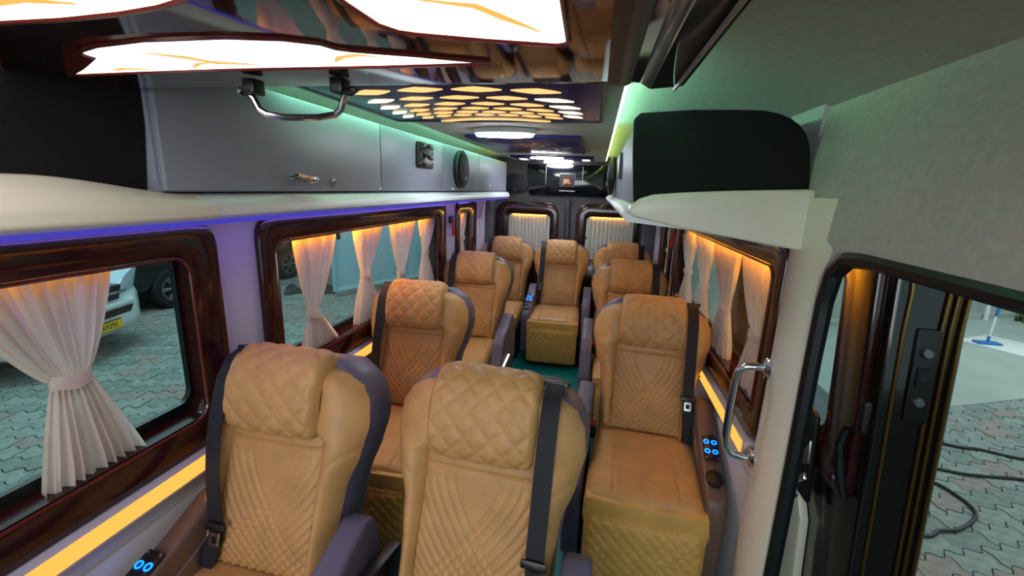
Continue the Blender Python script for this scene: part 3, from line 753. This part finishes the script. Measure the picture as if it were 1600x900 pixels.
def ribbon3(pts, w_, th=.002):
    """webbing: pts are (x, t, n) in back coordinates, w_ across"""
    b = MB(); P = [Vector(bk(*q)) for q in pts]; n = len(P)
    for i, q in enumerate(P):
        d = (P[min(i+1, n-1)]-P[max(i-1, 0)]).normalized(); sd = Vector((1, 0, 0)); sd = (sd-d*sd.dot(d)).normalized(); up = sd.cross(d).normalized()
        for a, c in ((-1, -1), (1, -1), (1, 1), (-1, 1)): b.v.append(tuple(q+sd*a*w_/2+up*c*th/2))
    b.f += [(i*4+k, i*4+(k+1) % 4, (i+1)*4+(k+1) % 4, (i+1)*4+k) for i in range(n-1) for k in range(4)]
    b.f += [(0, 1, 2, 3), (4*n-4, 4*n-3, 4*n-2, 4*n-1)]
    return b
def seat_belt(t, sg, style):
    xo = sg*.170
    if style == 'straight':
        pts = [(xo, .56, -.12), (xo, .612, -.07), (xo, .606, -.02), (xo, .580, .020), (xo, .53, .042), (xo, .45, .050), (xo, .35, .052), (xo, .22, .052), (xo+sg*.006, .10, .052), (xo+sg*.01, .0, .05), (xo+sg*.03, -.06, .02)]
        bx = (xo+sg*.0, .16)
    else:
        pts = [(xo, .56, -.12), (xo, .612, -.07), (xo, .606, -.02), (xo, .580, .020), (xo, .53, .042), (xo, .45, .050), (xo*.98, .36, .053), (xo*.90, .26, .053), (xo*.78, .16, .050), (xo*.72, .10, .044), (xo*.80, .04, .044), (xo*1.05, -.03, .03)]
        bx = (xo*.66, .10)
    b = ribbon3(pts, .046).build('seat_belt', 'belt', t)
    # shoulder guide
    g = MB().prism(rrect(-.036, .036, -.020, .020, .008), 'z', 0, .014)
    g.v = [bk(xo+x, .600+z, -.045+y) for x, y, z in g.v]
    g.build('belt_guide', 'blackp', b, bev=.003)
    if bx:
        g = MB().prism(rrect(-.032, .032, -.010, .010, .004), 'z', 0, .008); g.v = [bk(bx[0]+x, bx[1]+y+.03, .056+z) for x, y, z in g.v]
        g.build('belt_stop', 'blackp', b, bev=.002)
        g = MB().ring(rrect(-.014, .014, -.022, .016, .004), rrect(-.008, .008, -.012, .006, .002), 'z', 0, .004); g.v = [bk(bx[0]+x, bx[1]+y, .058+z) for x, y, z in g.v]
        g.build('belt_tongue', 'chrome', b)
    return b
PARTS = None
def make_seat(label, x, y, rz=0, belt=-1, style='straight', arms=(), tilt=0, xs=1):
    global PARTS
    t = thing('reclining_seat', label, 'seat', (x, y, 0), rz, 'reclining seats')
    if PARTS is None:
        PARTS = [back_panel().build('back_panel', 'tan', t, ang=60), bolster(-1).build('bolster', 'tan', t, ang=60), bolster(1).build('bolster', 'tan', t, ang=60),
                 headrest().build('headrest', 'tan', t, ang=60), shell().build('back_shell', 'plum', t, ang=50), cushion().build('seat_cushion', 'tan', t, ang=60),
                 MB().box(-.216, .216, -.475, .06, .29, .41).build('cushion_frame', 'tan_dark', t, bev=.015), legrest().build('leg_rest', 'tan_dark', t, ang=60),
                 MB().box(-.205, .205, -.462, -.435, .05, .35).build('leg_rest_board', 'plum_brown', t, bev=.006),
                 MB().box(-.222, .222, -.38, .12, .0, .30).build('seat_base', 'blackp', t, bev=.01)]
    else:
        for o in PARTS:
            c = o.copy(); C.objects.link(c); c.parent = t
    seat_belt(t, belt, style)
    for a in arms: add_arm(t, **a)
    # red belt buckle beside the cushion
    bx = -belt*.222
    k = MB().box(bx-.012, bx+.012, -.06, -.03, .40, .475).build('belt_buckle', 'blackp', t, bev=.004)
    MB().box(bx-.009, bx+.009, -.064, -.040, .468, .482).build('release_button', 'red', k, bev=.002)
    if tilt: t.rotation_euler[0] = tilt
    return t
AISLE = lambda sg, **k: dict(sg=sg, kind='aisle', **k)
WALL = lambda sg, **k: dict(sg=sg, kind='wall', m='plum_brown', **k)
make_seat('tan seat at front left, beside the wide tied curtain', -.845, .86, math.radians(-2), -1, 'cross', (AISLE(1), WALL(-1, extra=('switch', 'plate'), xr=(.160, .222), dy=.05)))
make_seat('tan seat in the front middle, nearest to the camera', -.255, .87, math.radians(-4), 1, 'straight', (AISLE(1),))
make_seat('tan seat second from the front in the left window row', -.845, 1.83, 0, -1, 'straight', (AISLE(1), WALL(-1, xr=(.175, .235))))
make_seat('tan seat third from the front in the left window row', -.840, 2.90, 0, -1, 'straight', (AISLE(1, led=True), WALL(-1, xr=(.175, .235))))
make_seat('tan seat at the far left of the back row', -.835, 4.02, 0, -1, 'straight', (WALL(-1, xr=(.175, .235)),))
make_seat('tan seat with the raised leg rest in the middle of the back row', -.300, 3.97, 0, -1, 'straight', (dict(sg=-1, kind='wall', m='plum', extra=('switch', 'cup')), AISLE(1)))
make_seat('tan seat in the right row beside the steel grab rail', .280, 1.87, math.radians(-4), 1, 'straight', (WALL(1, extra=('switch', 'cup', 'plate')), AISLE(-1)))
make_seat('tan seat in the right row half hidden behind the nearest right seat', .265, 2.95, 0, 1, 'straight', (WALL(1), AISLE(-1)))
make_seat('tan seat at the far right of the back row', .262, 4.02, 0, 1, 'straight', (WALL(1),), tilt=math.radians(2))

c1 = [o for o in bpy.data.objects if o.name == 'reclining_seat.001'][0]
MB().prism([(.10, .02), (.10, .50), (-.05, .52), (-.20, .47), (-.34, .40), (-.36, .02)], 'x', -.272, -.232).build('side_panel', 'blackp', c1, bev=.012)
# small dark hook by the right wall
t = thing('coat_hook', 'small dark hook on the right wall beside the brown armrest', 'hook', (XR-.014, 2.02, .655))
MB().tube([(0, 0, 0), (-.03, -.005, .02), (-.05, -.01, .022), (-.075, -.01, .012)], .006, 8).build('hook', 'blackp', t)

# ================================================================== courtyard
GZ = -.65
def in_view(x, y):
    """seen through the left windows or the doorway (with some margin)"""
    d = Vector((x, y, GZ-1.5))
    if x < -1.4:
        k = XL/x; yy, zz = y*k, 1.5+(GZ-1.5)*k; return -.2 < yy < 3.2 and .6 < zz < 1.35 and y/-x > .3
    if x > .9:
        k = .57/x; yy, zz = y*k, 1.5+(GZ-1.5)*k
        if yy < 1.25 and y/x > .62 and zz < 1.40: return True
        return 1.3 < yy < 3.1 and .7 < zz < 1.35
    return False
g = struct(MB().box(-14, 14, -6, 16, GZ-.3, GZ-.012).build('ground', 'soil', smooth=False), 'courtyard paved with interlocking wavy pavers')
LW, WW, AMP = .29, .155, .026
def paver_poly():
    g_ = .004
    def f(x): return AMP*math.sin(2*PI*x/(LW/2)*1.0)
    def h(y): return .012*math.sin(2*PI*y/WW)
    N = 10; P = []
    for i in range(N+1): x = -LW/2+LW*i/N; P.append((x, -WW/2+f(x)))
    for i in range(1, 3): y = -WW/2+WW*i/3; P.append((LW/2+h(y), y+f(LW/2)))
    for i in range(N, -1, -1): x = -LW/2+LW*i/N; P.append((x, WW/2+f(x)))
    for i in range(2, 0, -1): y = -WW/2+WW*i/3; P.append((-LW/2+h(y), y+f(LW/2)))
    Q = []
    n = len(P)
    for i in range(n):
        a = Vector(P[i-1]); b_ = Vector(P[i]); c = Vector(P[(i+1) % n]); t_ = (c-a).normalized(); nn = Vector((-t_.y, t_.x)); Q.append(tuple(b_+nn*g_))
    return Q
PP = paver_poly()
def pmesh(m):
    o = MB().prism(PP, 'z', -.03, 0).build('paver', m, smooth=False); me = o.data; bpy.data.objects.remove(o); return me
PM = [pmesh('paver_grey'), pmesh('paver_dark'), pmesh('paver_pink')]
cells = []
ang = .35
ca, sa = math.cos(ang), math.sin(ang)
for i in range(-62, 63):
    for j in range(-110, 111):
        x0 = (i+.5*(j % 2))*LW; y0 = j*WW
        x, y = x0*ca-y0*sa, x0*sa+y0*ca+4
        if -9.8 < x < 12 and -1 < y < 12 and in_view(x, y): cells.append((math.hypot(x, y), x, y))
cells.sort()
def pick():
    r_ = random.random(); return 0 if r_ < .52 else (1 if r_ < .80 else 2)
for d, x, y in cells[:300]:
    o = bpy.data.objects.new('paver', PM[pick()]); C.objects.link(o); o.parent = g
    o.location = (x, y, GZ+random.uniform(-.003, .003)); o.rotation_euler = (random.uniform(-.012, .012), random.uniform(-.012, .012), ang)
rest = [c + (pick(),) for c in cells[300:9000]]
for k, mm in enumerate(('paver_grey', 'paver_dark', 'paver_pink')):
    b = MB(); n = len(PP)
    fl = [(q[0]*ca-q[1]*sa, q[0]*sa+q[1]*ca) for q in PP]
    for d, x, y, kk in rest:
        if kk != k: continue
        dz = random.uniform(-.003, .003); o_ = len(b.v)
        b.v += [(x+p[0], y+p[1], GZ+dz) for p in fl]+[(x+p[0], y+p[1], GZ+dz-.02) for p in fl]
        b.f.append(tuple(range(o_, o_+n))); b.f += [(o_+i, o_+(i+1) % n, o_+n+(i+1) % n, o_+n+i) for i in range(n)]
    me = bpy.data.meshes.new('paver_field'); me.from_pydata(b.v, [], b.f); me.materials.append(M[mm])
    o = bpy.data.objects.new('paver_field', me); C.objects.link(o); o.parent = g; o['kind'] = 'stuff'
struct(MB().prism([(.9, 6.78), (14, 12.6), (15.1, 10.1), (2.0, 4.28)], 'z', GZ-.02, GZ+.006).build('apron', 'compound', smooth=False), 'plain concrete strip along the right courtyard wall')
# compound walls
def wall_seg(name, x0, y0, x1, y1, h, th=.2, m='compound', base=GZ, lb=''):
    a = Vector((x0, y0)); b_ = Vector((x1, y1)); d = (b_-a).normalized(); nn = Vector((-d.y, d.x))*th
    P = [tuple(a), tuple(b_), tuple(b_+nn), tuple(a+nn)]
    return struct(MB().prism(P, 'z', base, h).build(name, m, smooth=False), lb)
wall_seg('wall_outer', -12, 8.9, -1.6, 14.5, 2.6, lb='pale courtyard wall')
wall_seg('wall_outer', -11.8, -3, -11.8, 9.0, 2.6, lb='pale courtyard wall')
wall_seg('wall_outer', .6, 6.65, 14.0, 12.6, 2.8, lb='grey green courtyard wall')
struct(MB().prism([(4.0, 8.02), (14, 12.45), (14, 12.6), (4.0, 8.2)], 'z', GZ, GZ+.10).build('trim_6', 'compound', smooth=False))

# ---- vehicles
def wheel(parent, x, y, z, r, side, w_=.20):
    o = MB().lathe([(r*.62, side*w_*.42), (r*.66, side*w_*.5), (r*.93, side*w_*.5), (r, side*w_*.38), (r, -side*w_*.38), (r*.9, -side*w_*.5), (r*.3, -side*w_*.5)], (x, y, z), 'y', 36).build('wheel', 'tyre', parent)
    b = MB().lathe([(r*.62, side*w_*.30), (r*.64, side*w_*.46), (r*.58, side*w_*.46), (r*.56, side*w_*.32), (r*.2, side*w_*.32)], (x, y, z), 'y', 30); b.build('rim', 'steel', o)
    b = MB()
    for k in range(6):
        a = 2*PI*k/6
        for da in (-.10, .10):
            b.tube([(x+r*.12*math.cos(a), y+side*w_*.47, z+r*.12*math.sin(a)), (x+r*.60*math.cos(a+da), y+side*w_*.44, z+r*.60*math.sin(a+da))], [r*.06, r*.045], 6)
    b.lathe([(r*.16, side*w_*.30), (r*.16, side*w_*.50), (r*.08, side*w_*.54)], (x, y, z), 'y', 18); b.build('spokes', 'steel', o)
    return o
def car(label, m, loc, rz, L=4.3, W=1.76, H=1.62, front=True, nm='car', mirrorplate=True):
    """nose towards +x, origin on the ground under the nose"""
    t = thing(nm, label, 'car', loc, rz)
    ST = [(0.0, .55, .36, .62), (-.06, .70, .24, .80), (-.20, .80, .20, .93), (-.45, .86, .19, 1.00), (-.9, .88, .20, 1.05), (-1.25, .88, .20, 1.10), (-2.2, .88, .20, 1.12), (-3.4, .88, .22, 1.12), (-4.0, .85, .26, 1.08), (-L, .76, .36, .92)]
    b = MB(); K = 28
    for x, hw, z0, z1 in ST:
        for k in range(K):
            a = 2*PI*k/K; c_, s_ = math.cos(a), math.sin(a)
            yy = hw*W/1.76*math.copysign(abs(c_)**.38, c_); zz = (z0+z1)/2+(z1-z0)/2*math.copysign(abs(s_)**.45, s_)
            b.v.append((x, yy, zz))
    b.f += [(i*K+k, i*K+(k+1) % K, (i+1)*K+(k+1) % K, (i+1)*K+k) for i in range(len(ST)-1) for k in range(K)]
    b.f += [tuple(range(K)), tuple(range((len(ST)-1)*K, len(ST)*K))]
    b.build('body', m, t, ang=55)
    b = MB(); G = [(-1.15, 1.08, .74), (-1.75, H-.06, .62), (-2.4, H, .61), (-3.3, H-.04, .60), (-4.0, 1.10, .70)]
    P0 = []
    for x, z, hw in G: P0 += [(x, -hw, z), (x, hw, z)]
    for x, z, hw in G: P0 += [(x, -.80, 1.06), (x, .80, 1.06)]
    b.v = P0; n = len(G)
    for i in range(n-1): b.f += [(2*i, 2*i+1, 2*i+3, 2*i+2), (2*i, 2*i+2, 2*n+2*i+2, 2*n+2*i), (2*i+1, 2*n+2*i+1, 2*n+2*i+3, 2*i+3)]
    b.f += [(0, 2*n, 2*n+1, 1), (2*n-2, 2*n-1, 4*n-1, 4*n-2)]
    b.build('cabin_glass', 'carblack', t)
    MB().prism([(-1.72, -.60), (-1.72, .60), (-2.4, .62), (-3.35, .60), (-3.35, -.60), (-2.4, -.62)], 'z', H-.05, H+.015).build('roof', m, t, bev=.01)
    for x in (-.85, -3.45):
        for s in (-1, 1): wheel(t, x, s*.80*W/1.76, .33, .33, s)
    if front:
        for s in (-1, 1):
            MB().prism([(.32, .70), (.62, .74), (.80, .96), (.74, 1.00), (.46, .92), (.34, .84)], 'x', -.23, .02).build('headlight', 'lens', t, bev=.015, fn=lambda x, y, z, s=s: (x-.40*max(0, y-.35)**1.5, s*y, z))
            MB().lathe([(.055, -.10), (.06, .02), (.045, .03)], (-.12, s*.66, .42), 'x', 16).build('fog_lamp', 'carblack', t)
        MB().prism([(-.30, .66), (.30, .66), (.36, .84), (-.36, .84)], 'x', -.15, .035).build('grille', 'blackp', t, bev=.02)
        MB().prism([(-.40, .74), (.40, .74), (.40, .77), (-.40, .77)], 'x', .02, .05).build('grille_bar', 'chrome', t, bev=.006)
        MB().prism([(-.50, .575), (.50, .575), (.55, .60), (.50, .635), (-.50, .635), (-.55, .60)], 'x', -.15, .045).build('bumper_crease', m, t, bev=.012)
        MB().prism([(-.46, .46), (.46, .46), (.52, .545), (-.52, .545)], 'x', -.15, .018).build('air_intake', 'blackp', t, bev=.01)
        pl_ = MB().prism(rrect(-.26, .26, .315, .435, .012), 'x', .03, .05).build('plate_holder', 'blackp', t, bev=.004)
        MB().prism(rrect(-.25, .25, .325, .425, .008), 'x', .048, .056).build('number_plate', 'plate', pl_)
        # text reads from +x looking to -x
        mt = Matrix(((0, 0, 1, .0575), (1, 0, 0, .0), (0, 1, 0, .374), (0, 0, 0, 1)))
        text_mesh('plate_lettering', '05AA9393', .092, 'ink', pl_, mt, .0008, .92)
    return t
car('white car facing the van, yellow number plate, seen past the tied curtain', 'carwhite', (-5.66, 3.90, GZ), math.radians(14))
car('black car with a spoked wheel behind the white car', 'carblack', (-7.50, 9.42, GZ), math.radians(86), L=4.3, H=1.75, front=False)
# pale sheet-metal gate leaf beyond the long left window
t = thing('gate_leaf', 'pale blue sheet metal gate leaf standing open beyond the long left window', 'gate', (-4.80, 7.30, GZ), math.radians(64))
MB().box(0, 5.2, 0, .05, .10, 2.5).build('sheet', 'vanblue', t, bev=.004)
for x in (0.0, 2.6, 5.14): MB().box(x, x+.06, -.018, .001, .10, 2.5).build('upright', 'vanblue', t, bev=.004)
for z in (.10, 1.35, 2.42): MB().box(.06, 5.14, -.012, .001, z, z+.07).build('rail', 'vanblue', t, bev=.004)
MB().prism(rrect(.10, .17, 1.10, 1.24, .02), 'y', -.02, .01).build('lock_hole', 'carblack', t)
# dark panel filling the dark gap beside the gate leaf, and rubble below
t = thing('gate', 'dark doorway panel filling the gap between the pale wall and the open gate leaf', 'gate', (-6.2, 10.0, GZ), math.radians(30))
MB().box(-.6, .5, -.03, .03, .25, 2.5).build('gate_leaf', 'carblack', t)
for x in (-.62, .52): MB().box(x-.04, x+.04, -.05, .05, 0, 2.6).build('gate_post', 'steel', t)
for k, (x, y, r_, lb, m_) in enumerate(((-5.75, 7.35, .16, 'dark lump of rubble nearest the tied curtain', 'rubble'), (-5.45, 7.55, .12, 'small dark lump in the middle of the rubble', 'rubble'), (-5.15, 7.60, .15, 'dark lump of rubble nearest the gate leaf', 'rubble'), (-5.05, 7.0, .13, 'turquoise cloth lying on the pavers', 'cyan'))):
    def fn(u, v, r_=r_, k=k):
        a, c = 2*PI*u, PI*v/2
        rr = r_*(1+.25*math.sin(3*a+k)*math.cos(2*c))
        return (rr*math.cos(a)*math.cos(c), rr*math.sin(a)*math.cos(c), (rr*.9 if m_ == 'rubble' else .05)*math.sin(c))
    o = MB().grid(fn, 20, 8).build('rubble_lump' if m_ == 'rubble' else 'cloth', m_); o.location = (x, y, GZ); tag(o, lb, 'rubble' if m_ == 'rubble' else 'cloth')
# right side: hoses, mop on a board, pipe, moss
def hose(pts, lb):
    P = [Vector((x, y, GZ+.014)) for x, y in pts]; out = []
    for i in range(len(P)-1):
        a, b_, c, d = P[max(i-1, 0)], P[i], P[i+1], P[min(i+2, len(P)-1)]
        for k in range(8):
            q = k/8; out.append(.5*((2*b_)+(-a+c)*q+(2*a-5*b_+4*c-d)*q*q+(-a+3*b_-3*c+d)*q**3))
    out.append(P[-1]); tag(MB().tube(out, .012, 6).build('hose', 'hose'), lb, 'hose', 'black hoses on the right pavers')
hose([(2.5, 4.5), (3.27, 4.22), (3.5, 4.20), (3.77, 4.115), (4.4, 4.05), (5.2, 4.2)], 'upper black hose lying straight across the right pavers')
hose([(2.3, 3.95), (2.946, 3.765), (3.2, 3.75), (3.504, 3.775), (4.2, 3.75), (5.0, 3.5)], 'second black hose across the right pavers, below the first')
hose([(2.35, 3.58), (2.70, 3.58), (2.80, 3.42), (2.78, 3.22), (2.554, 3.03), (2.40, 2.98), (2.271, 2.903), (2.0, 2.95)], 'looped black hose end near the sliding door')
t = thing('mop', 'mop with a white and blue pole standing on a white board', 'mop', (6.10, 7.75, GZ+.03))
MB().tube([(0, -.05, .02), (.10, .0, 1.5)], .016, 8).build('pole', 'white', t)
for a, c in ((.0, .10), (.42, .60)):
    MB().tube([(a*.0667, -.05+a*.033, .02+a), (c*.0667, -.05+c*.033, .02+c)], .020, 8).build('blue_grip', 'mopblue', t)
MB().box(-.16, .16, -.12, .02, .0, .03).build('mop_head', 'mopblue', t, bev=.008)
tag(MB().prism([(5.80, 7.85), (6.20, 7.20), (7.0, 7.62), (6.50, 8.25)], 'z', GZ+.004, GZ+.028).build('board', 'white', bev=.004), 'white board lying on the pavers under the mop', 'board')
tag(MB().tube([(7.35, 9.45, GZ), (7.25, 9.42, 1.6)], .035, 10).build('drain_pipe', 'white'), 'pale drain pipe against the right courtyard wall', 'pipe')
b = MB()
for k in range(900):
    x = 7.9+random.random()*2.6; y = 9.60+(x-7.9)*.44-random.random()**2*.45-.05; h_ = random.uniform(.03, .16)*(1.4 if random.random() < .3 else 1); a = random.random()*6
    b.add([(x-.02*math.cos(a), y-.02*math.sin(a), GZ), (x+.02*math.cos(a), y+.02*math.sin(a), GZ), (x+random.uniform(-.05, .05), y+random.uniform(-.05, .05), GZ+h_)], [(0, 1, 2)])
o = b.build('moss', 'moss', smooth=False); tag(o, 'green moss and weeds at the foot of the right wall', 'weeds'); o['kind'] = 'stuff'
